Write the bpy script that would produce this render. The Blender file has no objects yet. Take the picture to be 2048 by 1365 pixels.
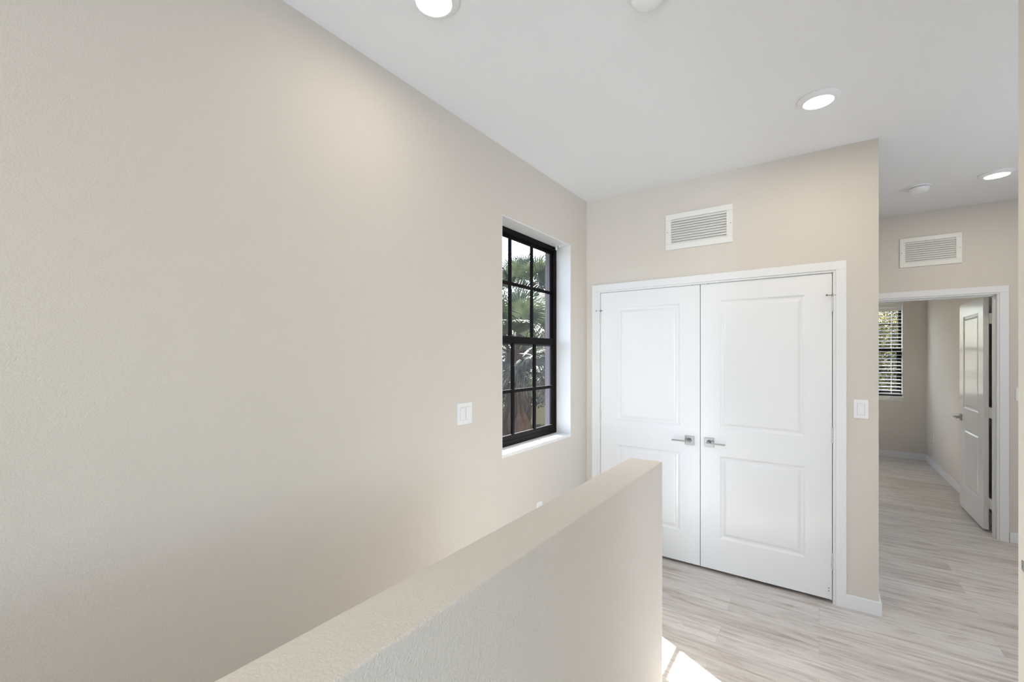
import bpy, bmesh, math, random
from mathutils import Vector, Matrix, Euler

C = bpy.context.scene
R = math.radians

# ------------------------------------------------------------------ camera
cam_d = bpy.data.cameras.new('camera')
cam = bpy.data.objects.new('camera', cam_d)
C.collection.objects.link(cam)
cam.location = (0, 0, 1.52)
cam.rotation_euler = (R(90), 0, R(35.045))
cam_d.sensor_width = 36
cam_d.lens = 36 * 876.03 / 2048
cam_d.shift_y = 30.6 / 2048
cam_d.clip_start = 0.02
C.camera = cam

# ------------------------------------------------------------------ view
C.view_settings.view_transform = 'Standard'
C.view_settings.look = 'None'
C.view_settings.gamma = 1
C.view_settings.use_curve_mapping = False
C.view_settings.exposure = 0.05

# ------------------------------------------------------------------ sky
world = bpy.data.worlds.new('world')
C.world = world
world.use_nodes = True
wn = world.node_tree.nodes
wl = world.node_tree.links
wn.clear()
w_out = wn.new('ShaderNodeOutputWorld')
w_bg = wn.new('ShaderNodeBackground')
w_sky = wn.new('ShaderNodeTexSky')
w_sky.sky_type = 'NISHITA'
w_sky.sun_disc = False
w_sky.sun_elevation = R(45)
w_sky.sun_rotation = R(-60)
w_sky.air_density = 0.9
w_sky.dust_density = 2.0
w_bg.inputs['Strength'].default_value = 0.85
wl.new(w_sky.outputs[0], w_bg.inputs['Color'])
wl.new(w_bg.outputs[0], w_out.inputs['Surface'])

# ------------------------------------------------------------------ sun
SUN_DIR = Vector((0.87 * 0.7071, -0.49 * 0.7071, -0.7071)).normalized()
sun_d = bpy.data.lights.new('sun', 'SUN')
sun_d.energy = 38.0
sun_d.angle = R(0.53)
sun_d.color = (1.0, 0.98, 0.95)
sun = bpy.data.objects.new('sun', sun_d)
C.collection.objects.link(sun)
sun.location = (-6, 6, 8)
sun.rotation_euler = SUN_DIR.to_track_quat('-Z', 'Y').to_euler()


def area(name, loc, direction, sx, sy, watts, color):
    d = bpy.data.lights.new(name, 'AREA')
    d.shape = 'RECTANGLE'
    d.size = sx
    d.size_y = sy
    d.energy = watts
    d.color = color
    o = bpy.data.objects.new(name, d)
    C.collection.objects.link(o)
    o.location = loc
    o.rotation_euler = Vector(direction).to_track_quat('-Z', 'Y').to_euler()
    return o


DAY_FILL = (0.86, 0.945, 1.07)
# added fill lights standing in for daylight through invented, unseen windows
area('rear_fill_light', (1.40, -4.55, 1.30), (0, 1, 0.25), 2.0, 2.1, 98, DAY_FILL)
area('stair_fill_light', (-1.13, -4.55, -1.10), (0, 1, 0.35), 0.75, 2.0, 104, DAY_FILL)
area('hall_fill_light', (2.35, 3.1, 1.65), (-1, 0, 0), 1.2, 1.4, 19.3, DAY_FILL)
area('bedroom_fill_light', (-1.52, 7.9, 1.65), (1, 0, 0), 1.0, 1.4, 1.0, DAY_FILL)

# ================================================================== helpers


def setp(o, label=None, cat=None, group=None, kind=None):
    if label:
        o['label'] = label
    if cat:
        o['category'] = cat
    if group:
        o['group'] = group
    if kind:
        o['kind'] = kind
    return o


def empty(name, loc, rz=0.0, **kw):
    o = bpy.data.objects.new(name, None)
    o.empty_display_size = 0.05
    C.collection.objects.link(o)
    o.location = loc
    o.rotation_euler = (0, 0, rz)
    return setp(o, **kw)


def link(name, bm, mats, parent=None, smooth=False, **kw):
    bmesh.ops.recalc_face_normals(bm, faces=bm.faces[:])
    me = bpy.data.meshes.new(name)
    bm.to_mesh(me)
    bm.free()
    if not isinstance(mats, (list, tuple)):
        mats = [mats]
    for m in mats:
        me.materials.append(m)
    if smooth:
        for p in me.polygons:
            p.use_smooth = True
    o = bpy.data.objects.new(name, me)
    C.collection.objects.link(o)
    if parent:
        o.parent = parent
    return setp(o, **kw)


def NB():
    return bmesh.new()


def box(bm, a, b, bev=0.0, seg=2, mat=0):
    """axis aligned box from corner a to corner b"""
    x0, y0, z0 = [min(a[i], b[i]) for i in range(3)]
    x1, y1, z1 = [max(a[i], b[i]) for i in range(3)]
    vs = [bm.verts.new(p) for p in ((x0, y0, z0), (x1, y0, z0), (x1, y1, z0), (x0, y1, z0),
                                    (x0, y0, z1), (x1, y0, z1), (x1, y1, z1), (x0, y1, z1))]
    fs = [bm.faces.new([vs[i] for i in q]) for q in ((0, 3, 2, 1), (4, 5, 6, 7), (0, 1, 5, 4),
                                                     (1, 2, 6, 5), (2, 3, 7, 6), (3, 0, 4, 7))]
    for f in fs:
        f.material_index = mat
    if bev > 0:
        es = set()
        for f in fs:
            es.update(f.edges)
        r = bmesh.ops.bevel(bm, geom=list(es), offset=bev, segments=seg, profile=0.5, affect='EDGES')
        for f in r['faces']:
            f.material_index = mat
    return vs


def cyl(bm, p0, p1, r0, r1=None, n=20, caps=True, mat=0):
    r1 = r0 if r1 is None else r1
    p0 = Vector(p0)
    p1 = Vector(p1)
    d = (p1 - p0).normalized()
    u = d.orthogonal().normalized()
    v = d.cross(u)
    A = []
    B = []
    for i in range(n):
        t = 2 * math.pi * i / n
        w = u * math.cos(t) + v * math.sin(t)
        A.append(bm.verts.new(p0 + w * r0))
        B.append(bm.verts.new(p1 + w * r1))
    for i in range(n):
        f = bm.faces.new((A[i], A[(i + 1) % n], B[(i + 1) % n], B[i]))
        f.material_index = mat
    if caps:
        bm.faces.new(A[::-1]).material_index = mat
        bm.faces.new(B).material_index = mat


def lathe(bm, prof, n=48, cap0=False, cap1=False):
    """profile of (r, z), turned about the local z axis"""
    rings = []
    for r, z in prof:
        rings.append([bm.verts.new((r * math.cos(2 * math.pi * i / n), r * math.sin(2 * math.pi * i / n), z))
                      for i in range(n)])
    for a, b in zip(rings, rings[1:]):
        for i in range(n):
            bm.faces.new((a[i], a[(i + 1) % n], b[(i + 1) % n], b[i]))
    if cap0:
        bm.faces.new(rings[0])
    if cap1:
        bm.faces.new(rings[-1])


# ================================================================== materials


def srgb(r, g, b):
    f = lambda c: (c / 255 / 12.92) if c / 255 <= 0.04045 else ((c / 255 + 0.055) / 1.055) ** 2.4
    return (f(r), f(g), f(b), 1)


def new_mat(name):
    m = bpy.data.materials.new(name)
    m.use_nodes = True
    return m, m.node_tree.nodes, m.node_tree.links, m.node_tree.nodes['Principled BSDF']


def simple(name, col, rough=0.5, metal=0.0, spec=0.5, bump=0.0, bscale=200.0, var=0.0):
    m, n, l, p = new_mat(name)
    p.inputs['Base Color'].default_value = col
    p.inputs['Roughness'].default_value = rough
    p.inputs['Metallic'].default_value = metal
    p.inputs['Specular IOR Level'].default_value = spec
    tc = n.new('ShaderNodeTexCoord')
    ns = n.new('ShaderNodeTexNoise')
    ns.inputs['Scale'].default_value = bscale
    ns.inputs['Detail'].default_value = 3
    l.new(tc.outputs['Object'], ns.inputs['Vector'])
    if bump > 0:
        b = n.new('ShaderNodeBump')
        b.inputs['Strength'].default_value = bump
        b.inputs['Distance'].default_value = 0.002
        l.new(ns.outputs['Fac'], b.inputs['Height'])
        l.new(b.outputs[0], p.inputs['Normal'])
    if var > 0:
        mx = n.new('ShaderNodeMix')
        mx.data_type = 'RGBA'
        mx.inputs['A'].default_value = tuple(c * (1 - var) for c in col[:3]) + (1,)
        mx.inputs['B'].default_value = tuple(min(1, c * (1 + var)) for c in col[:3]) + (1,)
        l.new(ns.outputs['Fac'], mx.inputs['Factor'])
        l.new(mx.outputs['Result'], p.inputs['Base Color'])
    return m


def wall_paint(name, col, strength=0.35, scale=95.0, dist=0.0025, rough=0.85):
    """painted drywall with a soft orange-peel / skip-trowel relief"""
    m, n, l, p = new_mat(name)
    p.inputs['Base Color'].default_value = col
    p.inputs['Roughness'].default_value = rough
    p.inputs['Specular IOR Level'].default_value = 0.25
    tc = n.new('ShaderNodeTexCoord')
    a = n.new('ShaderNodeTexNoise')
    a.inputs['Scale'].default_value = scale
    a.inputs['Detail'].default_value = 2.0
    a.inputs['Distortion'].default_value = 0.6
    r = n.new('ShaderNodeValToRGB')
    r.color_ramp.elements[0].position = 0.38
    r.color_ramp.elements[1].position = 0.62
    b2 = n.new('ShaderNodeTexNoise')
    b2.inputs['Scale'].default_value = scale * 0.3
    b2.inputs['Detail'].default_value = 1.0
    ad = n.new('ShaderNodeMath')
    ad.operation = 'ADD'
    l.new(tc.outputs['Object'], a.inputs['Vector'])
    l.new(tc.outputs['Object'], b2.inputs['Vector'])
    l.new(a.outputs['Fac'], r.inputs['Fac'])
    l.new(r.outputs['Color'], ad.inputs[0])
    l.new(b2.outputs['Fac'], ad.inputs[1])
    b = n.new('ShaderNodeBump')
    b.inputs['Strength'].default_value = strength
    b.inputs['Distance'].default_value = dist
    l.new(ad.outputs[0], b.inputs['Height'])
    l.new(b.outputs[0], p.inputs['Normal'])
    return m


M_wall = wall_paint('beige_wall_paint', srgb(220, 214, 205.5), strength=0.3, scale=190, dist=0.0014)
M_ceil = wall_paint('white_ceiling_paint', srgb(234, 235, 236), strength=0.12, scale=110)
M_white = simple('white_trim_paint', srgb(236, 237, 238), rough=0.35, spec=0.5)
M_door = simple('white_door_paint', srgb(238, 239, 240), rough=0.32, spec=0.4)
p_ = M_door.node_tree.nodes['Principled BSDF']
p_.inputs['Coat Weight'].default_value = 0.5
p_.inputs['Coat Roughness'].default_value = 0.14
M_sill = simple('white_sill_paint', srgb(240, 240, 238), rough=0.5)
M_vent = simple('white_vent_enamel', srgb(236, 236, 232), rough=0.4)
M_duct_shade = simple('grey_duct_shade', srgb(128, 126, 122), rough=0.9)  # shade of the vent ducts put into a plain grey
M_plate = simple('white_plastic', srgb(240, 241, 242), rough=0.3)
M_slot = simple('slot_shade_and_screw_grey', srgb(60, 60, 60), rough=0.6)
M_bronze = simple('dark_bronze_aluminium', srgb(17, 12, 12), rough=0.6, spec=0.12)
M_nickel = simple('satin_nickel', srgb(158, 157, 154), rough=0.34, metal=1.0)
M_hinge = simple('painted_hinge_metal', srgb(214, 214, 212), rough=0.35, metal=0.3)
M_stucco = simple('grey_brown_stucco', srgb(152, 140, 144), rough=0.95, bump=0.8, bscale=140)
M_soffit = simple('pale_soffit', srgb(178, 172, 186), rough=0.9)
M_gap = simple('pale_shadow_gap_plastic', srgb(196, 198, 200), rough=0.5)  # shade in the gap round each rocker, put into the colour
M_hinge_white = simple('white_hinge_metal', srgb(226, 226, 222), rough=0.4)
M_clear = simple('clear_plastic', srgb(236, 238, 238), rough=0.2)


def lens_mat():
    m, n, l, p = new_mat('glowing_lamp_lens')
    p.inputs['Base Color'].default_value = (0.9, 0.9, 0.88, 1)
    p.inputs['Emission Color'].default_value = (1.0, 0.96, 0.90, 1)
    p.inputs['Emission Strength'].default_value = 6.0
    return m


M_lens = lens_mat()


def glass_mat():
    m, n, l, p = new_mat('window_glass')
    n.remove(p)
    out = n['Material Output']
    tr = n.new('ShaderNodeBsdfTransparent')
    tr.inputs['Color'].default_value = (0.93, 0.95, 0.95, 1)
    gl = n.new('ShaderNodeBsdfGlossy')
    gl.inputs['Roughness'].default_value = 0.0
    fr = n.new('ShaderNodeFresnel')
    fr.inputs['IOR'].default_value = 1.45
    mx = n.new('ShaderNodeMixShader')
    ge = n.new('ShaderNodeNewGeometry')
    inv = n.new('ShaderNodeMath')
    inv.operation = 'SUBTRACT'
    inv.inputs[0].default_value = 1.0
    l.new(ge.outputs['Backfacing'], inv.inputs[1])
    mu = n.new('ShaderNodeMath')
    mu.operation = 'MULTIPLY'
    l.new(fr.outputs[0], mu.inputs[0])
    l.new(inv.outputs[0], mu.inputs[1])
    l.new(mu.outputs[0], mx.inputs[0])
    l.new(tr.outputs[0], mx.inputs[1])
    l.new(gl.outputs[0], mx.inputs[2])
    l.new(mx.outputs[0], out.inputs['Surface'])
    return m


M_glass = glass_mat()


def floor_mat():
    m, n, l, p = new_mat('greige_vinyl_planks')
    tc = n.new('ShaderNodeTexCoord')
    br = n.new('ShaderNodeTexBrick')
    br.inputs['Scale'].default_value = 1.0
    br.inputs['Brick Width'].default_value = 1.22
    br.inputs['Row Height'].default_value = 0.18
    br.inputs['Mortar Size'].default_value = 0.0009
    br.inputs['Mortar Smooth'].default_value = 0.3
    br.inputs['Bias'].default_value = 0.0
    br.offset = 0.37
    br.offset_frequency = 2
    br.inputs['Color1'].default_value = (0, 0, 0, 1)
    br.inputs['Color2'].default_value = (1, 1, 1, 1)
    br.inputs['Mortar'].default_value = (0.5, 0.5, 0.5, 1)
    l.new(tc.outputs['Object'], br.inputs['Vector'])
    # shift the grain from plank to plank
    sh = n.new('ShaderNodeVectorMath')
    sh.operation = 'MULTIPLY_ADD'
    sh.inputs[1].default_value = (7.3, 3.1, 0)
    l.new(br.outputs['Color'], sh.inputs[0])
    l.new(tc.outputs['Object'], sh.inputs[2])
    mp = n.new('ShaderNodeMapping')
    mp.inputs['Scale'].default_value = (2.6, 24, 1)
    l.new(sh.outputs[0], mp.inputs['Vector'])
    g1 = n.new('ShaderNodeTexNoise')
    g1.inputs['Scale'].default_value = 1.0
    g1.inputs['Detail'].default_value = 6
    g1.inputs['Roughness'].default_value = 0.68
    g1.inputs['Distortion'].default_value = 0.9
    l.new(mp.outputs[0], g1.inputs['Vector'])
    mp2 = n.new('ShaderNodeMapping')
    mp2.inputs['Scale'].default_value = (9, 190, 1)
    l.new(sh.outputs[0], mp2.inputs['Vector'])
    g2 = n.new('ShaderNodeTexNoise')
    g2.inputs['Scale'].default_value = 1.0
    g2.inputs['Detail'].default_value = 3
    l.new(mp2.outputs[0], g2.inputs['Vector'])
    cr = n.new('ShaderNodeValToRGB')
    e = cr.color_ramp.elements
    e[0].position = 0.28
    e[0].color = srgb(176, 162, 150)
    e[1].position = 0.70
    e[1].color = srgb(240, 236, 231)
    k = e.new(0.5)
    k.color = srgb(224, 219, 214)
    l.new(g1.outputs['Fac'], cr.inputs['Fac'])
    mx = n.new('ShaderNodeMix')
    mx.data_type = 'RGBA'
    mx.blend_type = 'MULTIPLY'
    mx.inputs['Factor'].default_value = 0.35
    cr2 = n.new('ShaderNodeValToRGB')
    cr2.color_ramp.elements[0].position = 0.3
    cr2.color_ramp.elements[0].color = (0.62, 0.60, 0.58, 1)
    cr2.color_ramp.elements[1].position = 0.6
    cr2.color_ramp.elements[1].color = (1, 1, 1, 1)
    l.new(g2.outputs['Fac'], cr2.inputs['Fac'])
    l.new(cr.outputs['Color'], mx.inputs['A'])
    l.new(cr2.outputs['Color'], mx.inputs['B'])
    # plank to plank tone
    tn = n.new('ShaderNodeMix')
    tn.data_type = 'RGBA'
    tn.blend_type = 'MULTIPLY'
    tn.inputs['Factor'].default_value = 1.0
    rp = n.new('ShaderNodeValToRGB')
    rp.color_ramp.elements[0].color = (0.84, 0.815, 0.79, 1)
    rp.color_ramp.elements[1].color = (1.0, 0.99, 0.97, 1)
    l.new(br.outputs['Color'], rp.inputs['Fac'])
    l.new(mx.outputs['Result'], tn.inputs['A'])
    l.new(rp.outputs['Color'], tn.inputs['B'])
    # joints
    jn = n.new('ShaderNodeMix')
    jn.data_type = 'RGBA'
    jn.inputs['B'].default_value = srgb(186, 178, 170)
    l.new(br.outputs['Fac'], jn.inputs['Factor'])
    l.new(tn.outputs['Result'], jn.inputs['A'])
    l.new(jn.outputs['Result'], p.inputs['Base Color'])
    p.inputs['Roughness'].default_value = 0.42
    p.inputs['Specular IOR Level'].default_value = 0.4
    b = n.new('ShaderNodeBump')
    b.inputs['Strength'].default_value = 0.12
    b.inputs['Distance'].default_value = 0.001
    l.new(g2.outputs['Fac'], b.inputs['Height'])
    l.new(b.outputs[0], p.inputs['Normal'])
    return m


M_floor = floor_mat()


def leaf_mat(name, c0, c1, trans=0.35, rough=0.45):
    m, n, l, p = new_mat(name)
    tc = n.new('ShaderNodeTexCoord')
    ns = n.new('ShaderNodeTexNoise')
    ns.inputs['Scale'].default_value = 3.5
    ns.inputs['Detail'].default_value = 4
    l.new(tc.outputs['Object'], ns.inputs['Vector'])
    cr = n.new('ShaderNodeValToRGB')
    cr.color_ramp.elements[0].position = 0.35
    cr.color_ramp.elements[0].color = c0
    cr.color_ramp.elements[1].position = 0.65
    cr.color_ramp.elements[1].color = c1
    l.new(ns.outputs['Fac'], cr.inputs['Fac'])
    l.new(cr.outputs['Color'], p.inputs['Base Color'])
    p.inputs['Roughness'].default_value = rough
    t = n.new('ShaderNodeBsdfTranslucent')
    l.new(cr.outputs['Color'], t.inputs['Color'])
    mx = n.new('ShaderNodeMixShader')
    mx.inputs[0].default_value = trans
    l.new(p.outputs[0], mx.inputs[1])
    l.new(t.outputs[0], mx.inputs[2])
    l.new(mx.outputs[0], n['Material Output'].inputs['Surface'])
    return m


M_frond = leaf_mat('green_palm_frond', srgb(34, 42, 32), srgb(76, 84, 62))
M_frond2 = leaf_mat('grey_green_palm_frond', srgb(42, 46, 40), srgb(84, 88, 76))
M_fresh = leaf_mat('yellow_green_palm_frond', srgb(96, 110, 36), srgb(128, 138, 58))
M_dead = leaf_mat('dry_brown_palm_frond', srgb(56, 44, 34), srgb(102, 84, 66), trans=0.15, rough=0.8)
M_bark = simple('grey_brown_bark', srgb(70, 60, 52), rough=0.95, bump=1.0, bscale=30, var=0.4)
M_leafA = leaf_mat('olive_leaves', srgb(34, 40, 26), srgb(72, 78, 50))
M_leafB = leaf_mat('yellow_brown_leaves', srgb(140, 128, 74), srgb(204, 190, 130))
M_leafC = leaf_mat('dry_grey_leaves', srgb(96, 90, 80), srgb(150, 142, 126), trans=0.15)
M_ground = simple('grass_ground', srgb(42, 40, 30), rough=1.0, spec=0.0, bscale=4, var=0.35)

# ================================================================== dimensions
XL = -1.58            # left wall face
YC = 3.33             # closet wall face
XC = 0.285            # outer corner of the closet
YF = 5.268            # hallway end wall face
YB = 8.70             # bedroom back wall face
XB = 1.285            # bedroom right wall face
XR = 0.476            # right wall of the passage beside the stairs
YR = 1.90             # where that wall (and the half wall) ends
H = 2.80
X_LOFT = 4.00
XH = 2.40             # right wall of the hall
YS = -4.60            # rear wall
HW0, HW1, HWT = -0.687, -0.548, 1.07
XE = -1.81            # exterior face


def struct(name, bm, m, label, cat, **kw):
    return link(name, bm, m, label=label, cat=cat, kind='structure', **kw)


def wall_hole(bm, axis, p0, p1, u0, u1, z0, z1, holes):
    """wall slab between p0..p1 on `axis`, spanning u0..u1 on the other axis, with rectangular holes (ua, ub, za, zb)"""
    def bx(ua, ub, za, zb):
        if ub - ua < 1e-5 or zb - za < 1e-5:
            return
        if axis == 'x':
            box(bm, (p0, ua, za), (p1, ub, zb))
        else:
            box(bm, (ua, p0, za), (ub, p1, zb))
    cur = u0
    for ua, ub, za, zb in sorted(holes):
        bx(cur, ua, z0, z1)
        bx(ua, ub, z0, za)
        bx(ua, ub, zb, z1)
        cur = ub
    bx(cur, u1, z0, z1)


# ---- windows: (u0, u1, z0, z1) of the visible opening
W1 = (2.151, 3.042, 0.918, 2.379)
W2 = (0.125, 1.016, 0.92, 2.375)
L = 0.006             # lining thickness


def grow(w):
    return (w[0] - L, w[1] + L, w[2] - 0.022, w[3] + L)


# ================================================================== shell
bm = NB()
wall_hole(bm, 'x', XL, -1.745, YS - 0.12, YB, -2.8, H, [grow(W1), (7.4 - L, 8.4 + L, 0.92, 2.38)])
struct('wall_left', bm, M_wall, 'long textured beige wall on the left with the black gridded window', 'wall')
bm = NB()
wall_hole(bm, 'x', -1.745, XE, YS - 0.3, YB + 0.3, -3.0, 3.0,
          [(W1[0] - 0.004, W1[1] + 0.004, W1[2] - 0.012, 2.40), (7.4, 8.4, 0.92, 2.38)])
struct('wall_exterior', bm, M_stucco, 'grey brown stucco outer face of the left wall seen past the window glass', 'wall')

bm = NB()
wall_hole(bm, 'y', YC, YC + 0.12, XL, XC, 0, H, [(-1.477, 0.086, 0.0, 2.05)])
struct('wall_closet', bm, M_wall, 'beige wall around the white double closet doors', 'wall')
bm = NB()
box(bm, (XC - 0.12, YC + 0.12, 0), (XC, YF, H))
struct('wall_hall_left', bm, M_wall, 'beige side of the closet facing the short hall', 'wall')
bm = NB()
box(bm, (XL, YC + 0.80, 0), (XC - 0.12, YC + 0.90, H))
struct('wall_closet_back', bm, M_wall, 'beige back wall inside the closet', 'wall')
bm = NB()
wall_hole(bm, 'y', YF, YF + 0.12, XL, XH, 0, H, [(0.385, 1.220, 0.0, 2.05)])
struct('wall_far', bm, M_wall, 'beige wall at the end of the hall around the open bedroom doorway', 'wall')
bm = NB()
wall_hole(bm, 'y', YB, YB + 0.16, XL, XB + 0.12, -3, 3.0, [grow(W2)])
struct('wall_bedroom_back', bm, M_wall, 'bedroom wall holding the blind covered window', 'wall')
bm = NB()
box(bm, (XB, YF + 0.12, 0), (XB + 0.12, YB, H))
struct('wall_bedroom_right', bm, M_wall, 'bedroom wall behind the open door', 'wall')
bm = NB()
box(bm, (XR, 0.60, 0), (XR + 0.12, YR, H), bev=0.004)
struct('wall_right', bm, M_wall, 'pale wall end along the right edge of the photo', 'wall')
bm = NB()
box(bm, (XR + 0.12, YR - 0.12, 0), (X_LOFT, YR, H))
struct('wall_hall_near', bm, M_wall, 'beige wall closing the near side of the hall', 'wall')
bm = NB()
wall_hole(bm, 'x', XH, XH + 0.2, YR - 0.12, YF + 0.12, 0, H, [(2.5, 3.7, 0.92, 2.38)])
struct('wall_hall_right', bm, M_wall, 'beige wall on the right side of the hall', 'wall')
bm = NB()
wall_hole(bm, 'y', YS - 0.2, YS, XL, X_LOFT, -2.8, H, [(-1.52, -0.74, -2.15, 2.35), (0.40, 2.40, 0.25, 2.35)])
struct('wall_rear', bm, M_wall, 'beige wall behind the viewer with an added tall window', 'wall')
bm = NB()
wall_hole(bm, 'x', X_LOFT, X_LOFT + 0.2, YS, YR, 0, H, [(-1.95, 1.15, 0.25, 2.25)])
struct('wall_loft_right', bm, M_wall, 'beige loft wall behind the viewer with an added wide window', 'wall')

M_half = wall_paint('beige_half_wall_paint', srgb(220, 214, 205.5), strength=0.45, scale=165, dist=0.0016)
bm = NB()
box(bm, (HW0, YS, -2.8), (HW1, YR, HWT), bev=0.004)
struct('wall_half', bm, M_half, 'low beige half wall with a flat top guarding the stairwell', 'half wall')

bm = NB()
box(bm, (XE, YS - 0.3, H), (X_LOFT + 0.2, YB + 0.2, H + 0.12))
struct('ceiling', bm, M_ceil, 'smooth white ceiling with recessed lights', 'ceiling')

bm = NB()
box(bm, (HW1, YS, -0.25), (X_LOFT, YB, 0))
box(bm, (XL, YR, -0.25), (HW1, YB, 0))
struct('floor', bm, M_floor, 'greige wood look plank floor', 'floor')

# stairs going down between the half wall and the left wall
bm = NB()
for i in range(13):
    y1 = YR - 0.27 * i
    z = -0.2 * (i + 1)
    box(bm, (XL, y1 - 0.27, -2.8), (HW0, y1, z))
box(bm, (XL, YS, -3.0), (HW0, YR, -2.8))
struct('floor_stairs', bm, M_floor, 'plank covered stairs going down behind the half wall', 'stairs')

# projecting stucco band over the left window, outside
bm = NB()
box(bm, (XE, W1[0] - 0.5, 2.49), (-2.05, W1[1] + 0.9, 2.66), bev=0.01)
struct('trim_3', bm, M_soffit, 'pale projecting band outside above the black window', 'window hood')

bm = NB()
box(bm, (-40, -20, -3.2), (30, 50, -3.0))
struct('ground', bm, M_ground, 'rough ground outside the house', 'ground')

# ---- baseboards
BBH, BBT = 0.084, 0.014


def bb_box(bm, a, b):
    box(bm, a, b, bev=0.003)


bm = NB()
bb_box(bm, (0.130, YC - BBT, 0), (XC + BBT, YC, BBH))
bb_box(bm, (XC, YC, 0), (XC + BBT, YF, BBH))
struct('baseboard_closet', bm, M_white, 'white baseboard wrapping the closet corner right of the double doors', 'baseboard')
bm = NB()
bb_box(bm, (1.272, YF - BBT, 0), (XH, YF, BBH))
struct('baseboard_far', bm, M_white, 'white baseboard right of the bedroom doorway', 'baseboard')
bm = NB()
bb_box(bm, (XL, YB - BBT, 0), (XB, YB, BBH + 0.01))
struct('baseboard_bedroom_back', bm, M_white, 'white baseboard below the bedroom window', 'baseboard')
bm = NB()
bb_box(bm, (XB - BBT, YF + 0.21, 0), (XB, YB - BBT, BBH + 0.01))
struct('baseboard_bedroom_right', bm, M_white, 'white baseboard along the bedroom wall behind the open door', 'baseboard')
bm = NB()
bb_box(bm, (XL, YR, 0), (XL + BBT, YC, BBH))
struct('baseboard_left', bm, M_white, 'white baseboard below the black gridded window', 'baseboard')
bm = NB()
bb_box(bm, (XR - BBT, 0.60, 0), (XR, YR, BBH))
bb_box(bm, (XR - BBT, YR, 0), (XR + 0.12, YR + BBT, BBH))
struct('baseboard_right', bm, M_white, 'white baseboard at the foot of the right hand wall', 'baseboard')
bm = NB()
bb_box(bm, (HW1, YS, 0), (HW1 + BBT, YR, BBH))
struct('baseboard_half', bm, M_white, 'white baseboard at the foot of the half wall', 'baseboard')


# ---- casings (flat boards with a stepped edge)
def casing(bm, x0, x1, zt, w, y, t, side=-1):
    """door casing: inner edges x0/x1, inner top zt, board width w, on wall face y towards side"""
    ya, yb = y, y + side * t
    yc = y + side * t * 0.55
    i = 0.012
    for (a, b) in ((x0 - w, x0 - i), (x1 + i, x1 + w)):
        box(bm, (a, ya, 0), (b, yb, zt + i), bev=0.002)
    for (a, b) in ((x0 - i, x0), (x1, x1 + i)):
        box(bm, (a, ya, 0), (b, yc, zt), bev=0.0015)
    box(bm, (x0 - w, ya, zt + i), (x1 + w, yb, zt + w), bev=0.002)
    box(bm, (x0 - i, ya, zt), (x1 + i, yc, zt + i), bev=0.0015)


bm = NB()
casing(bm, -1.462, 0.071, 2.036, 0.064, YC, 0.014)
# jambs and head lining of the closet opening
for a, b in ((-1.477, -1.459), (0.068, 0.086)):
    box(bm, (a, YC, 0), (b, YC + 0.12, 2.05))
box(bm, (-1.459, YC, 2.034), (0.068, YC + 0.12, 2.05))
# door stop strips behind the leaves
for a, b in ((-1.459, -1.447), (0.056, 0.068)):
    box(bm, (a, YC + 0.045, 0), (b, YC + 0.075, 2.034))
box(bm, (-1.447, YC + 0.045, 2.022), (0.056, YC + 0.075, 2.034))
struct('trim_1', bm, M_white, 'white casing around the double closet doors', 'door trim')

bm = NB()
casing(bm, 0.405, 1.203, 2.036, 0.066, YF, 0.015)
casing(bm, 0.405, 1.203, 2.036, 0.066, YF + 0.12, 0.015, side=1)
for a, b in ((0.385, 0.402), (1.203, 1.220)):
    box(bm, (a, YF, 0), (b, YF + 0.12, 2.05))
box(bm, (0.402, YF, 2.034), (1.203, YF + 0.12, 2.05))
for a, b in ((0.402, 0.414), (1.191, 1.203)):
    box(bm, (a, YF + 0.035, 0), (b, YF + 0.075, 2.034), bev=0.001)
box(bm, (0.414, YF + 0.035, 2.022), (1.191, YF + 0.075, 2.034), bev=0.001)
struct('trim_2', bm, M_white, 'white casing around the open bedroom doorway', 'door trim')


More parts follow.
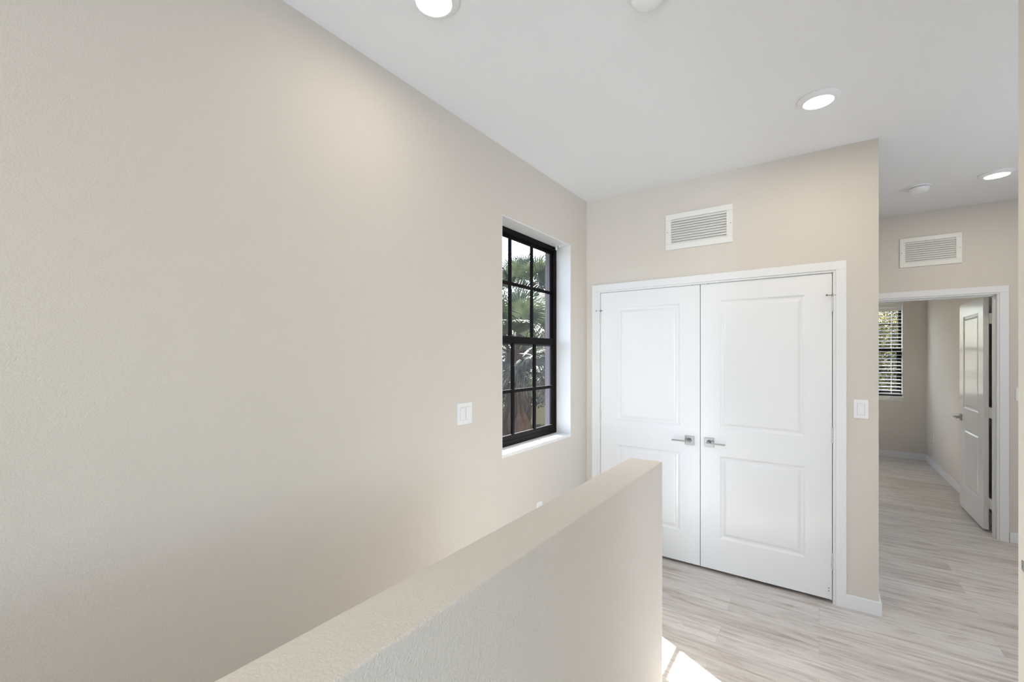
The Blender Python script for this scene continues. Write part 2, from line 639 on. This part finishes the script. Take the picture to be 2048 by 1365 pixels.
# ================================================================== doors
def leaf_bm(w, h, t, panels):
    """moulded two panel door: local x 0..w, z 0..h, front at y=0 facing -y, back at y=t"""
    bm = NB()
    for side in (0, 1):
        yb = 0.0 if side == 0 else t
        s = 1 if side == 0 else -1
        xs = sorted(set([0, w] + [v for p in panels for v in (p[0], p[1])]))
        zs = sorted(set([0, h] + [v for p in panels for v in (p[2], p[3])]))
        cache = {}

        def V(x, z, d=0.0):
            k = (round(x, 5), round(z, 5), round(d, 5))
            if k not in cache:
                cache[k] = bm.verts.new((x, yb + s * d, z))
            return cache[k]
        for i in range(len(xs) - 1):
            for j in range(len(zs) - 1):
                x0, x1, z0, z1 = xs[i], xs[i + 1], zs[j], zs[j + 1]
                pan = any(abs(x0 - p[0]) < 1e-6 and abs(x1 - p[1]) < 1e-6 and abs(z0 - p[2]) < 1e-6 and abs(z1 - p[3]) < 1e-6 for p in panels)
                if not pan:
                    bm.faces.new((V(x0, z0), V(x1, z0), V(x1, z1), V(x0, z1)))
                    continue
                prof = [(0, 0), (0.004, 0.0035), (0.011, 0.0085), (0.018, 0.0095), (0.026, 0.0085), (0.036, 0.0035), (0.043, 0.002)]
                loops = []
                for ins, d in prof:
                    loops.append([V(x0 + ins, z0 + ins, d), V(x1 - ins, z0 + ins, d), V(x1 - ins, z1 - ins, d), V(x0 + ins, z1 - ins, d)])
                for a, b in zip(loops, loops[1:]):
                    for q in range(4):
                        bm.faces.new((a[q], a[(q + 1) % 4], b[(q + 1) % 4], b[q]))
                bm.faces.new(loops[-1])
        if side == 0:
            front = [V(x, 0) for x in xs], [V(x, h) for x in xs], [V(0, z) for z in zs], [V(w, z) for z in zs]
        else:
            back = [V(x, 0) for x in xs], [V(x, h) for x in xs], [V(0, z) for z in zs], [V(w, z) for z in zs]
    for a, b in zip(front, back):
        for q in range(len(a) - 1):
            bm.faces.new((a[q], a[q + 1], b[q + 1], b[q]))
    return bm


def lever_handle(parent, x, z, sgn, y=0.0, face=-1):
    """square rosette and slim lever; lever runs towards sgn*x, sticks out of the face towards `face`"""
    bm = NB()
    box(bm, (x - 0.032, y, z - 0.032), (x + 0.032, y + face * 0.008, z + 0.032), bev=0.0015)
    h = link('door_handle', bm, M_nickel, parent, label='satin nickel square rose and lever')
    bm = NB()
    cyl(bm, (x, y + face * 0.008, z), (x, y + face * 0.022, z), 0.015, 0.012, n=24)
    cyl(bm, (x, y + face * 0.022, z), (x, y + face * 0.052, z), 0.0095, n=20)
    # flat lever blade with a slight outward return
    x0, x1 = x - sgn * 0.012, x + sgn * 0.112
    box(bm, (x0, y + face * 0.044, z - 0.0045), (x1, y + face * 0.060, z + 0.0045), bev=0.002)
    link('lever', bm, M_nickel, h)
    return h


def hinge(parent, x, z, y, stop=None):
    bm = NB()
    for k in range(5):
        cyl(bm, (x, y, z - 0.045 + k * 0.018 + 0.0006), (x, y, z - 0.045 + (k + 1) * 0.018 - 0.0006), 0.0062, n=14)
    cyl(bm, (x, y, z + 0.045), (x, y, z + 0.050), 0.0045, 0.003, n=12)
    cyl(bm, (x, y, z - 0.050), (x, y, z - 0.045), 0.003, 0.0045, n=12)
    h = link('hinge', bm, M_hinge, parent, label='brushed hinge knuckle')
    if stop:
        bm = NB()
        cyl(bm, (x, y, z + 0.054), (x + stop * 0.026, y - 0.014, z + 0.054), 0.0026, n=10)
        cyl(bm, (x + stop * 0.026, y - 0.014, z + 0.054), (x + stop * 0.032, y - 0.017, z + 0.054), 0.0060, n=14)
        cyl(bm, (x, y, z + 0.050), (x, y, z + 0.060), 0.006, n=12)
        cyl(bm, (x, y, z + 0.054), (x - stop * 0.022, y - 0.012, z + 0.054), 0.0030, n=10)
        link('door_stop', bm, M_nickel, h)
    return h


DT = 0.035
ZD = 0.022
DH = 2.032 - ZD
dy = YC + 0.004
# left closet leaf
wl_ = 0.758
bm = leaf_bm(wl_, DH, DT, [(0.138, 0.138 + 0.482, 0.245 - ZD, 0.818 - ZD), (0.138, 0.138 + 0.482, 1.012 - ZD, 1.908 - ZD)])
d1 = struct('door_1', bm, M_door, 'left leaf of the white double closet doors, its lever pointing left', 'door')
d1.location = (-1.456, dy, ZD)
lever_handle(d1, -0.768 + 1.456, 0.912 - ZD, -1)
for z, st in ((1.835, -1), (1.035, None), (0.255, None)):
    hinge(d1, -0.002, z - ZD, -0.004, st)
# right closet leaf
wr_ = 0.758
bm = leaf_bm(wr_, DH, DT, [(0.126, 0.126 + 0.494, 0.245 - ZD, 0.822 - ZD), (0.126, 0.126 + 0.494, 1.012 - ZD, 1.910 - ZD)])
d2 = struct('door_2', bm, M_door, 'right leaf of the white double closet doors, its lever pointing right', 'door')
d2.location = (-0.694, dy, ZD)
lever_handle(d2, -0.637 + 0.694, 0.912 - ZD, 1)
for z, st in ((1.842, 1), (1.035, None), (0.258, None)):
    hinge(d2, wr_ + 0.003, z - ZD, -0.004, -1 if st else None)
bm = NB()
for z in (0.072, 0.090):
    cyl(bm, (wr_ - 0.016, 0.0005, z - ZD), (wr_ - 0.016, -0.0015, z - ZD), 0.003, n=12)
link('screw_cap', bm, M_slot, d2, label='two small grey screw marks near the bottom corner')
for d, x in ((d1, wl_ - 0.05), (d2, 0.05)):
    bm = NB()
    box(bm, (x - 0.012, 0.004, DH - 0.003), (x + 0.012, 0.022, DH + 0.0015), bev=0.001)
    cyl(bm, (x, -0.001, DH + 0.001), (x, 0.010, DH + 0.001), 0.004, n=12)
    link('ball_catch', bm, M_nickel, d, label='tiny metal catch on the top edge')

# bedroom leaf: hinged on the right jamb, swung 90 degrees into the bedroom
wb_ = 0.775
bm = leaf_bm(wb_, DH, DT, [(0.14, wb_ - 0.14, 0.245 - ZD, 0.820 - ZD), (0.14, wb_ - 0.14, 1.012 - ZD, 1.908 - ZD)])
d3 = struct('door_3', bm, M_door, 'white two panel bedroom door standing open against the bedroom wall', 'door')
# local x runs from free edge (0) to hinge edge (w) ; front (-y local) faces -X world
d3.location = (1.164, YF + 0.192 + wb_, ZD)
d3.rotation_euler = (0, 0, R(-90))
lever_handle(d3, 0.065, 0.912 - ZD, 1)
lever_handle(d3, 0.065, 0.912 - ZD, 1, y=DT, face=1)
for z in (1.845, 1.035, 0.255):
    bm = NB()
    x = wb_ + 0.030
    y = DT + 0.004
    zz = z - ZD
    for k in range(5):
        cyl(bm, (x, y, zz - 0.045 + k * 0.018 + 0.0006), (x, y, zz - 0.045 + (k + 1) * 0.018 - 0.0006), 0.0065, n=14)
    # leaves of the hinge: one on the door edge, one on the jamb
    box(bm, (wb_, 0.006, zz - 0.045), (wb_ + 0.0018, DT, zz + 0.045))
    box(bm, (wb_, DT - 0.001, zz - 0.045), (x, DT + 0.003, zz + 0.045))
    box(bm, (x, DT + 0.0015, zz - 0.045), (x + 0.045, DT + 0.0035, zz + 0.045))
    for q in (-0.03, 0.0, 0.03):
        cyl(bm, (wb_ + 0.0018, 0.017, zz + q), (wb_ + 0.0030, 0.017, zz + q), 0.0035, n=10)
    link('hinge', bm, M_hinge_white, d3, label='white painted butt hinge')


# ================================================================== windows
def bars(bm, rects, y0, y1, bev=0.002):
    for (x0, x1, z0, z1) in rects:
        box(bm, (x0, y0, z0), (x1, y1, z1), bev=bev, seg=1)


def make_window(name, loc, rz, w, h, dep, label, sill=True, lining=True):
    """local x to the right seen from inside, y outward, z up; origin at the lower left of the opening"""
    r = empty(name, loc, rz, label=label, cat='window', kind='structure')
    fw = 0.026
    bm = NB()
    bars(bm, [(0, fw, 0, h), (w - fw, w, 0, h), (fw, w - fw, h - 0.034, h), (fw, w - fw, 0, 0.038)], dep, dep + 0.050)
    # inner track lips
    bars(bm, [(fw, fw + 0.008, 0.038, h * 0.5), (w - fw - 0.008, w - fw, 0.038, h * 0.5)], dep + 0.0005, dep + 0.0035, bev=0)
    bars(bm, [(fw, fw + 0.006, h * 0.5, h - 0.034), (w - fw - 0.006, w - fw, h * 0.5, h - 0.034)], dep + 0.0005, dep + 0.0035, bev=0)
    link('window_frame', bm, M_bronze, r)
    zm = 0.465 * h + 0.03
    s = 0.034
    lo0, lo1 = 0.030, zm + 0.030
    up0, up1 = zm - 0.030, h - 0.026
    m1, m2 = 0.302, 0.580
    mw = 0.011
    for nm, z0, z1, ya, yb, mz in (('lower_sash', lo0, lo1, dep + 0.004, dep + 0.024, 0.365),
                                   ('upper_sash', up0, up1, dep + 0.028, dep + 0.046, 1.102)):
        bm = NB()
        b0 = 0.040 if nm == 'lower_sash' else 0.036
        t0 = 0.050 if nm == 'lower_sash' else 0.026
        a, b = fw - 0.004, w - fw + 0.004
        s = 0.034 if nm == 'lower_sash' else 0.014
        bars(bm, [(a, a + s, z0, z1), (b - s, b, z0, z1), (a + s, b - s, z0, z0 + b0), (a + s, b - s, z1 - t0, z1)], ya, yb)
        ym = (ya + yb) / 2
        for yy0, yy1 in ((ya + 0.001, ym - 0.002), (ym + 0.002, yb - 0.001)):
            for mx_ in (m1 / 0.891 * w, m2 / 0.891 * w):
                box(bm, (mx_ - mw, yy0, z0 + b0), (mx_ + mw, yy1, z1 - t0))
            xs = [a + s, m1 / 0.891 * w - mw, m1 / 0.891 * w + mw, m2 / 0.891 * w - mw, m2 / 0.891 * w + mw, b - s]
            mzz = mz / 1.461 * h
            for q in (0, 2, 4):
                box(bm, (xs[q], yy0, mzz - mw), (xs[q + 1], yy1, mzz + mw))
        sash = link(nm, bm, M_bronze, r)
        bm = NB()
        box(bm, (a + s - 0.004, ym - 0.0015, z0 + b0 - 0.004), (b - s + 0.004, ym + 0.0015, z1 - t0 + 0.004))
        link('pane', bm, M_glass, sash, label='clear glass pane')
    if lining:
        bm = NB()
        box(bm, (-L, 0.0005, 0), (0, dep + 0.03, h + L))
        box(bm, (w, 0.0005, 0), (w + L, dep + 0.03, h + L))
        box(bm, (0, 0.0005, h), (w, dep + 0.03, h + L))
        link('reveal_lining', bm, M_white, r, label='white window reveal')
    if sill:
        bm = NB()
        box(bm, (-L, 0.0005, -0.022), (w + L, dep + 0.03, 0.0), bev=0.0)
        link('window_sill', bm, M_sill, r)
    return r


make_window('window_1', (XL, W1[0], W1[2]), R(90), W1[1] - W1[0], W1[3] - W1[2], 0.122,
            'black gridded single hung window in the long left wall, palms outside')
w2 = make_window('window_2', (W2[0], YB, W2[2]), 0, W2[1] - W2[0], W2[3] - W2[2], 0.078,
                 'black gridded bedroom window behind a white blind', sill=False)
bm = NB()
box(bm, (-L, 0.0005, -0.022), (W2[1] - W2[0] + L, 0.14, 0))
box(bm, (-0.02, -0.030, -0.024), (W2[1] - W2[0] + 0.02, 0.0, 0.004), bev=0.003)
box(bm, (-0.008, -0.014, -0.068), (W2[1] - W2[0] + 0.012, 0.0, -0.024), bev=0.003)
link('window_sill', bm, M_sill, w2)


def added_window(name, loc, rz, w, h, label):  # unseen windows, added to let more light into the rooms
    r = empty(name, loc, rz, label=label, cat='window', kind='structure')
    bm = NB()
    bars(bm, [(0, 0.05, 0, h), (w - 0.05, w, 0, h), (0.05, w - 0.05, 0, 0.05), (0.05, w - 0.05, h - 0.05, h),
              (w / 2 - 0.02, w / 2 + 0.02, 0.05, h - 0.05)], 0.10, 0.16)
    f = link('window_frame', bm, M_bronze, r)
    bm = NB()
    box(bm, (0.04, 0.128, 0.04), (w - 0.04, 0.131, h - 0.04))
    link('pane', bm, M_glass, f)


added_window('window_6', (X_LOFT, 1.15, 0.25), R(-90), 3.1, 2.0, 'wide loft window added unseen behind the viewer for daylight')
added_window('window_3', (2.40, YS, 0.25), R(180), 2.0, 2.10, 'tall window added unseen behind the viewer for daylight')
added_window('window_7', (-0.74, YS, -2.15), R(180), 0.78, 4.50, 'unseen window added at the foot of the hidden stairs for light')
added_window('window_4', (XH, 3.7, 0.92), R(-90), 1.2, 1.46, 'unseen window added on the right side of the hall for light')
added_window('window_5', (XL, 7.4, 0.92), R(90), 1.0, 1.46, 'unseen window added on the left side of the bedroom for light')


# ---- blind brackets in the reveal of window 1
def bracket(y, label):
    e = empty('blind_bracket', (XL - 0.070, y, W1[3]), label=label, cat='bracket', group='clear blind brackets in the window reveal')
    bm = NB()
    box(bm, (-0.022, -0.014, -0.003), (0.022, 0.014, 0.0), bev=0.001)
    box(bm, (-0.024, -0.012, -0.034), (-0.020, 0.012, -0.002), bev=0.001)
    box(bm, (0.004, -0.012, -0.016), (0.007, 0.012, -0.002), bev=0.001)
    link('clip', bm, M_clear, e)
    bm = NB()
    cyl(bm, (-0.006, 0, -0.003), (-0.006, 0, -0.006), 0.004, n=10)
    link('screw', bm, M_nickel, e, label='steel screw head')


bracket(2.985, 'small clear plastic blind clip at the top right corner of the window reveal')
bracket(2.195, 'small clear plastic blind clip at the top left corner of the window reveal')

# ---- bedroom blind
e = empty('window_blind', (W2[0], YB, W2[2]), label='white slatted blind lowered over the bedroom window', cat='blind')
bw = W2[1] - W2[0]
bh = W2[3] - W2[2]
bm = NB()
box(bm, (0.006, 0.012, bh - 0.055), (bw - 0.006, 0.064, bh - 0.004), bev=0.002)
link('headrail', bm, M_white, e)
bm = NB()
box(bm, (0.004, -0.010, bh - 0.064), (bw - 0.004, 0.008, bh - 0.001), bev=0.003)
box(bm, (0.004, -0.004, bh - 0.120), (bw - 0.004, 0.008, bh - 0.066), bev=0.003)
box(bm, (0.004, 0.001, bh - 0.172), (bw - 0.004, 0.010, bh - 0.122), bev=0.003)
link('valance', bm, M_white, e)
bm = NB()
nz = 24
pitch = 0.0535
z = 0.085
tilt = R(8)
while z < bh - 0.180:
    c = math.cos(tilt)
    s_ = math.sin(tilt)
    hw_ = 0.030
    v = []
    for (q, zz) in ((-hw_, 0), (0, 0.002), (hw_, 0), (hw_, -0.0055), (0, -0.0035), (-hw_, -0.0055)):
        v.append((0.040 + q * c, z + q * s_ + zz))
    A = [bm.verts.new((0.010, p[0], p[1])) for p in v]
    B = [bm.verts.new((bw - 0.010, p[0], p[1])) for p in v]
    for i in range(6):
        bm.faces.new((A[i], A[(i + 1) % 6], B[(i + 1) % 6], B[i]))
    bm.faces.new((A[0], A[1], A[4], A[5])); bm.faces.new((A[1], A[2], A[3], A[4]))
    bm.faces.new((B[0], B[1], B[4], B[5])); bm.faces.new((B[1], B[2], B[3], B[4]))
    z += pitch
link('slats', bm, M_white, e)
bm = NB()
box(bm, (0.010, 0.012, 0.022), (bw - 0.010, 0.068, 0.042), bev=0.003)
link('bottom_rail', bm, M_white, e)
for x in (0.12, bw - 0.12):
    bm = NB()
    cyl(bm, (x, 0.008, 0.03), (x, 0.008, bh - 0.05), 0.0012, n=6)
    cyl(bm, (x, 0.072, 0.03), (x, 0.072, bh - 0.05), 0.0012, n=6)
    link('ladder_cord', bm, M_white, e)


# ================================================================== vents
def vent(x0, x1, z0, z1, y, border, nl, label):
    e = empty('air_vent', (x0, y, z0), label=label, cat='air vent')
    w, h = x1 - x0, z1 - z0
    t = 0.010
    bm = NB()
    b = border
    for (a0, a1, c0, c1) in ((0, w, 0, b), (0, w, h - b, h), (0, b, b, h - b), (w - b, w, b, h - b)):
        box(bm, (a0, -t, c0), (a1, 0, c1), bev=0.0025)
    link('frame', bm, M_vent, e)
    bm = NB()
    box(bm, (b - 0.004, -0.0012, b - 0.004), (w - b + 0.004, -0.0002, h - b + 0.004))
    link('backing', bm, M_duct_shade, e, label='grey sheet coloured as the duct shade behind the louvres')
    p = (h - 2 * b) / nl
    bm = NB()
    for i in range(nl):
        zc = b + p * (i + 0.5)
        # blade sloping down towards the room
        q = [(-0.0095, zc - p * 0.52), (-0.0015, zc + p * 0.30), (-0.0015, zc + p * 0.42), (-0.0105, zc - p * 0.40)]
        A = [bm.verts.new((b - 0.002, yy, zz)) for yy, zz in q]
        B = [bm.verts.new((w - b + 0.002, yy, zz)) for yy, zz in q]
        for k in range(4):
            bm.faces.new((A[k], A[(k + 1) % 4], B[(k + 1) % 4], B[k]))
        bm.faces.new(A)
        bm.faces.new(B)
    link('louvres', bm, M_vent, e)
    for x in (b * 0.35, w - b * 0.35):
        bm = NB()
        cyl(bm, (x, -t, h / 2), (x, -t - 0.0015, h / 2), 0.0035, n=12)
        link('screw', bm, M_nickel, e, label='small grey screw head')


vent(-0.935, -0.484, 2.306, 2.568, YC, 0.040, 10, 'white louvred air vent above the double closet doors')
vent(0.596, 0.998, 2.319, 2.581, YF, 0.038, 10, 'white louvred air vent above the bedroom doorway')


# ================================================================== switches / outlets (local: x right, -y towards viewer)
def plate(name, loc, rz, w, h, label, cat, kind, gangs=1):
    e = empty(name, loc, rz, label=label, cat=cat)
    bm = NB()
    box(bm, (-w / 2, -0.006, -h / 2), (w / 2, 0, h / 2), bev=0.0025)
    link('cover_plate', bm, M_plate, e)
    for g in range(gangs):
        cx = (g - (gangs - 1) / 2) * 0.046
        if kind == 'rocker':
            bm = NB()
            box(bm, (cx - 0.0185, -0.0066, -0.0355), (cx + 0.0185, -0.006, 0.0355))
            link('switch_gap_shade', bm, M_gap, e, label='thin grey plate coloured as the shade round the rocker')
            bm = NB()
            up = 1 if g % 2 == 0 else -1
            v = [(-0.0090, -0.0335 * up), (-0.0066, -0.034 * up), (-0.0066, 0.034 * up), (-0.0125, 0.0335 * up), (-0.0085, 0.0)]
            A = [bm.verts.new((cx - 0.0168, a, b)) for a, b in v]
            B = [bm.verts.new((cx + 0.0168, a, b)) for a, b in v]
            for k in range(5):
                bm.faces.new((A[k], A[(k + 1) % 5], B[(k + 1) % 5], B[k]))
            bm.faces.new(A)
            bm.faces.new(B)
            link('rocker', bm, M_plate, e)
        else:
            for zz in (-0.0195, 0.0195):
                bm = NB()
                box(bm, (cx - 0.0165, -0.009, zz - 0.0135), (cx + 0.0165, -0.006, zz + 0.0135), bev=0.003)
                s = link('socket', bm, M_plate, e)
                bm = NB()
                box(bm, (cx - 0.0075, -0.0093, zz - 0.003), (cx - 0.0055, -0.0088, zz + 0.006))
                box(bm, (cx + 0.0055, -0.0093, zz - 0.003), (cx + 0.0075, -0.0088, zz + 0.006))
                cyl(bm, (cx, -0.0093, zz - 0.008), (cx, -0.0088, zz - 0.008), 0.0025, n=12)
                link('slot', bm, M_slot, s, label='socket slots coloured dark for the shade inside')
        for zz in (-0.0475, 0.0475):
            bm = NB()
            cyl(bm, (cx, -0.006, zz), (cx, -0.0072, zz), 0.003, n=12)
            link('screw', bm, M_plate, e)
    return e


plate('light_switch', (XL, 1.801, 1.209), R(90), 0.118, 0.116,
      'white double rocker light switch left of the black window', 'light switch', 'rocker', 2)
plate('light_switch', (0.2035, YC, 1.205), 0, 0.070, 0.112,
      'white single rocker light switch right of the closet doors', 'light switch', 'rocker', 1)
plate('light_switch', (1.343, YF, 1.211), 0, 0.072, 0.114,
      'white light switch right of the bedroom doorway, half hidden by the pale wall end', 'light switch', 'rocker', 1)
plate('power_outlet', (XL, 2.58, 0.462), R(90), 0.070, 0.114,
      'white power outlet low on the left wall just above the half wall', 'power outlet', 'outlet', 1)
plate('power_outlet', (XB, 8.19, 0.40), R(-90), 0.070, 0.114,
      'white power outlet low on the bedroom wall behind the open door', 'power outlet', 'outlet', 1)


# small metal plate on the wall end at the right edge
e = empty('strike_plate', (XR, 1.836, 0.923), R(-90), label='small grey metal plate on the pale wall end at the right edge of the photo', cat='metal plate')
bm = NB()
box(bm, (-0.028, -0.0025, -0.014), (0.028, 0, 0.014), bev=0.001)
link('plate', bm, M_nickel, e)
for x in (-0.019, 0.019):
    bm = NB()
    cyl(bm, (x, -0.0025, 0), (x, -0.0035, 0), 0.0035, n=10)
    link('screw', bm, M_nickel, e)


# ================================================================== ceiling lights
def downlight(x, y, watts, label):
    e = empty('recessed_light', (x, y, H), label=label, cat='ceiling light', group='recessed ceiling lights')
    bm = NB()
    lathe(bm, [(0.091, 0.0), (0.091, -0.004), (0.088, -0.007), (0.078, -0.013), (0.069, -0.018), (0.065, -0.0195), (0.063, -0.017)], n=56)
    link('trim_ring', bm, M_white, e, smooth=True)
    bm = NB()
    lathe(bm, [(0.0635, -0.0175), (0.045, -0.0205), (0.001, -0.0215)], n=48, cap1=True)
    link('lens', bm, M_lens, e, smooth=True, label='glowing round lens')
    d = bpy.data.lights.new('recessed_light_glow', 'AREA')
    d.shape = 'DISK'
    d.size = 0.125
    d.energy = watts
    d.color = (1.0, 0.87, 0.69)
    o = bpy.data.objects.new('recessed_light_glow', d)
    C.collection.objects.link(o)
    o.location = (x, y, H - 0.027)
    return e


downlight(-1.126, 1.12, 2.0, 'glowing recessed light at the top edge above the stairwell')
downlight(-0.003, 2.655, 4.6, 'glowing recessed light with a wide white ring in front of the closet doors')
downlight(-0.05, -0.75, 11.0, 'added fill light on the ceiling behind the viewer, unseen')  # unseen lamp added to brighten the left wall
downlight(-1.126, -1.00, 2.0, 'added fill light over the lower stairs behind the viewer, unseen')  # second unseen lamp, added as fill over the stairwell
downlight(1.017, 4.451, 3.9, 'glowing recessed light near the end of the hall')


# ================================================================== smoke detectors
def detector(x, y, label):
    e = empty('smoke_detector', (x, y, H), label=label, cat='smoke detector', group='ceiling smoke detectors')
    bm = NB()
    lathe(bm, [(0.070, 0.0), (0.070, -0.007), (0.066, -0.010), (0.054, -0.011)], n=48)
    link('base', bm, M_plate, e, smooth=True)
    bm = NB()
    lathe(bm, [(0.055, -0.010), (0.055, -0.015)], n=48)
    link('vent_gap', bm, M_slot, e, smooth=True, label='ring coloured dark for the shade in the gap round the cap')
    bm = NB()
    lathe(bm, [(0.060, -0.014), (0.058, -0.024), (0.050, -0.036), (0.036, -0.043), (0.012, -0.046), (0.001, -0.046)], n=48, cap1=True)
    link('cap', bm, M_plate, e, smooth=True)
    bm = NB()
    cyl(bm, (0.028, -0.01, -0.046), (0.028, -0.01, -0.0435), 0.006, n=14)
    link('test_button', bm, M_vent, e)


detector(0.616, 4.467, 'round white smoke detector on the hall ceiling')
detector(-0.492, 1.530, 'round white smoke detector cut off by the top edge of the photo')

# ================================================================== outside: palms and trees
rnd = random.Random(7)


def frond_mesh(seed, mat, droop=0.25, nseg=40, ln=0.72, pet=0.75, fold=0.25, close=1.0):
    """costapalmate fan leaf: petiole along +y from the origin, then a fan of folded blades"""
    r = random.Random(seed)
    bm = NB()
    # petiole, slightly arched
    pts = [Vector((0, pet * t, 0.05 * math.sin(math.pi * t * 0.5))) for t in (0, 0.25, 0.5, 0.75, 1.0)]
    for a, b in zip(pts, pts[1:]):
        cyl(bm, a, b, 0.013, 0.012, n=6, caps=False)
    hub = pts[-1]
    for i in range(nseg):
        u = (i + 0.5) / nseg * 2 - 1
        ang = u * R(128) * close
        L_ = ln * (1.0 - 0.28 * abs(u)) * r.uniform(0.88, 1.08)
        d = Vector((math.sin(ang), math.cos(ang), 0))
        side = Vector((math.cos(ang), -math.sin(ang), 0))
        wmax = L_ * math.sin(R(128) * close / nseg) * 0.86 + 0.004
        tw = r.uniform(-0.25, 0.25)
        rows = []
        for k, t in enumerate((0.03, 0.25, 0.42, 0.6, 0.75, 0.88, 1.0)):
            w = wmax * (t / 0.42 if t < 0.42 else max(0.0, (1 - t) / 0.58) ** 0.8) * 0.5
            w = max(w, 0.0012)
            dz = -droop * (t ** 2.2) * L_ * (0.6 + 0.6 * abs(u)) - (0.12 * u * u * L_ * t)
            if t > 0.6:
                dz -= (t - 0.6) * L_ * r.uniform(0.05, 0.5) * droop * 2
            c = hub + d * (L_ * t) + Vector((0, 0, dz))
            up = Vector((0, 0, fold * w))
            sd = (side + Vector((0, 0, tw))).normalized()
            rows.append((bm.verts.new(c - sd * w - up), bm.verts.new(c + up), bm.verts.new(c + sd * w - up)))
        for a, b in zip(rows, rows[1:]):
            bm.faces.new((a[0], a[1], b[1], b[0]))
            bm.faces.new((a[1], a[2], b[2], b[1]))
    me = bpy.data.meshes.new('frond')
    bm.to_mesh(me)
    bm.free()
    me.materials.append(mat)
    return me


F_green = [frond_mesh(i, M_frond, droop=0.25 + 0.1 * i) for i in range(3)]
F_grey = [frond_mesh(10 + i, M_frond2, droop=0.45 + 0.2 * i) for i in range(2)]
F_fresh = [frond_mesh(20, M_fresh, droop=0.08)]
F_dead = [frond_mesh(30 + i, M_dead, droop=0.9, close=0.2, nseg=14, ln=0.75) for i in range(2)]


def palm(x, y, zc, n, nd, seed, label, scale=1.0, facing=None, fresh=1):
    r = random.Random(seed)
    root = empty('fan_palm', (x, y, -3.0), label=label, cat='palm', group='fan palms outside the window')
    hh = zc + 3.0
    bm = NB()
    k = 10
    lean = r.uniform(-0.1, 0.1)
    for i in range(k):
        t0, t1 = i / k, (i + 1) / k
        cyl(bm, (lean * t0, 0, hh * t0), (lean * t1, 0, hh * t1), 0.17 + 0.012 * (i % 2), 0.165, n=14, caps=(i == k - 1))
    link('trunk', bm, M_bark, root)
    for i in range(n + nd):
        if i < n:
            f = i / max(1, n - 1)
            el = R(74 - 112 * f + r.uniform(-10, 10))
            if fresh > 1 and i in (5, 11):
                me = F_fresh[0]
            elif f > 0.6 and r.random() < 0.6:
                me = r.choice(F_grey)
            else:
                me = r.choice(F_green)
        else:
            el = R(-80 + r.uniform(-9, 9))
            me = r.choice(F_dead)
        az = i * 2.39996 + r.uniform(-0.3, 0.3)
        o = bpy.data.objects.new('frond' if i < n else 'dead_frond', me)
        C.collection.objects.link(o)
        o.parent = root
        o.location = (lean + 0.10 * math.sin(-az), 0.10 * math.cos(az), hh - (0.0 if i < n else 0.18) - 0.25 * (i / (n + nd)))
        m = Matrix.Rotation(az, 3, 'Z') @ Matrix.Rotation(el, 3, 'X') @ Matrix.Rotation(r.uniform(-0.6, 0.6), 3, 'Y')
        o.rotation_euler = m.to_euler()
        s = scale * r.uniform(0.85, 1.12)
        o.scale = (s, s, s)
        if i >= n:
            o['label'] = 'dry brown hanging frond'
    return root


palm(-4.5, 6.55, 1.65, 30, 26, 3, 'nearest fan palm outside the black window, brown dead fronds hanging below its crown', fresh=3)
palm(-6.7, 10.0, 3.05, 28, 10, 5, 'fan palm directly behind the nearest palm outside the black window', scale=1.05)
palm(-8.9, 13.6, 3.8, 26, 8, 9, 'farthest and tallest fan palm outside the black window', scale=1.1)


def foliage(bm, r, c, rad, n, size):
    for _ in range(n):
        d = Vector((r.gauss(0, 1), r.gauss(0, 1), r.gauss(0, 1))).normalized() * (r.random() ** 0.4)
        p = Vector(c) + Vector((d.x * rad[0], d.y * rad[1], d.z * rad[2]))
        a = Vector((r.gauss(0, 1), r.gauss(0, 1), r.gauss(0, 1))).normalized()
        b = a.orthogonal().normalized()
        cc = a.cross(b)
        s = size * r.uniform(0.6, 1.3)
        vs = [bm.verts.new(p + a * s), bm.verts.new(p + b * s * 0.38 + cc * s * 0.1), bm.verts.new(p - a * s), bm.verts.new(p - b * s * 0.38 + cc * s * 0.1)]
        bm.faces.new(vs)


def tree(x, y, z, rad, n, seed, mats, label, size=0.06, name='leafy_tree'):
    r = random.Random(seed)
    root = empty(name, (x, y, -3.0), label=label, cat='tree', group='leafy trees outside')
    bm = NB()
    hh = z + 3
    cyl(bm, (0, 0, 0), (0.1, 0, hh * 0.55), 0.14, 0.09, n=10)
    for i in range(9):
        a = i * 2.4
        e_ = Vector((math.cos(a) * rad[0] * 0.75, math.sin(a) * rad[1] * 0.75, hh + r.uniform(-0.7, 0.7) * rad[2]))
        cyl(bm, (0.1, 0, hh * (0.35 + 0.02 * i)), e_, 0.05, 0.012, n=6)
    link('trunk', bm, M_bark, root)
    for m, fr in mats:
        bm = NB()
        for k in range(7):
            c = Vector((r.uniform(-0.6, 0.6) * rad[0], r.uniform(-0.6, 0.6) * rad[1], hh + r.uniform(-0.6, 0.6) * rad[2]))
            foliage(bm, r, c, [q * 0.55 for q in rad], int(n * fr / 7), size)
        link('foliage', bm, m, root)
    return root


tree(-15.0, 22.0, 0.6, (4.0, 4.5, 2.6), 12000, 1, [(M_leafA, 0.6), (M_leafC, 0.4)],
     'dark bushy tree far behind the palms outside the black window', size=0.16)
tree(1.4, 13.6, 1.0, (2.0, 1.5, 2.4), 44000, 4, [(M_leafB, 0.4), (M_leafC, 0.4), (M_leafA, 0.2)],
     'yellow and grey leafy tree seen through the bedroom blind', size=0.045)
tree(2.6, 20.0, 2.0, (3.5, 2.5, 3.6), 16000, 6, [(M_leafA, 0.5), (M_leafC, 0.5)],
     'dark leafy tree behind the yellow one outside the bedroom blind', size=0.13)
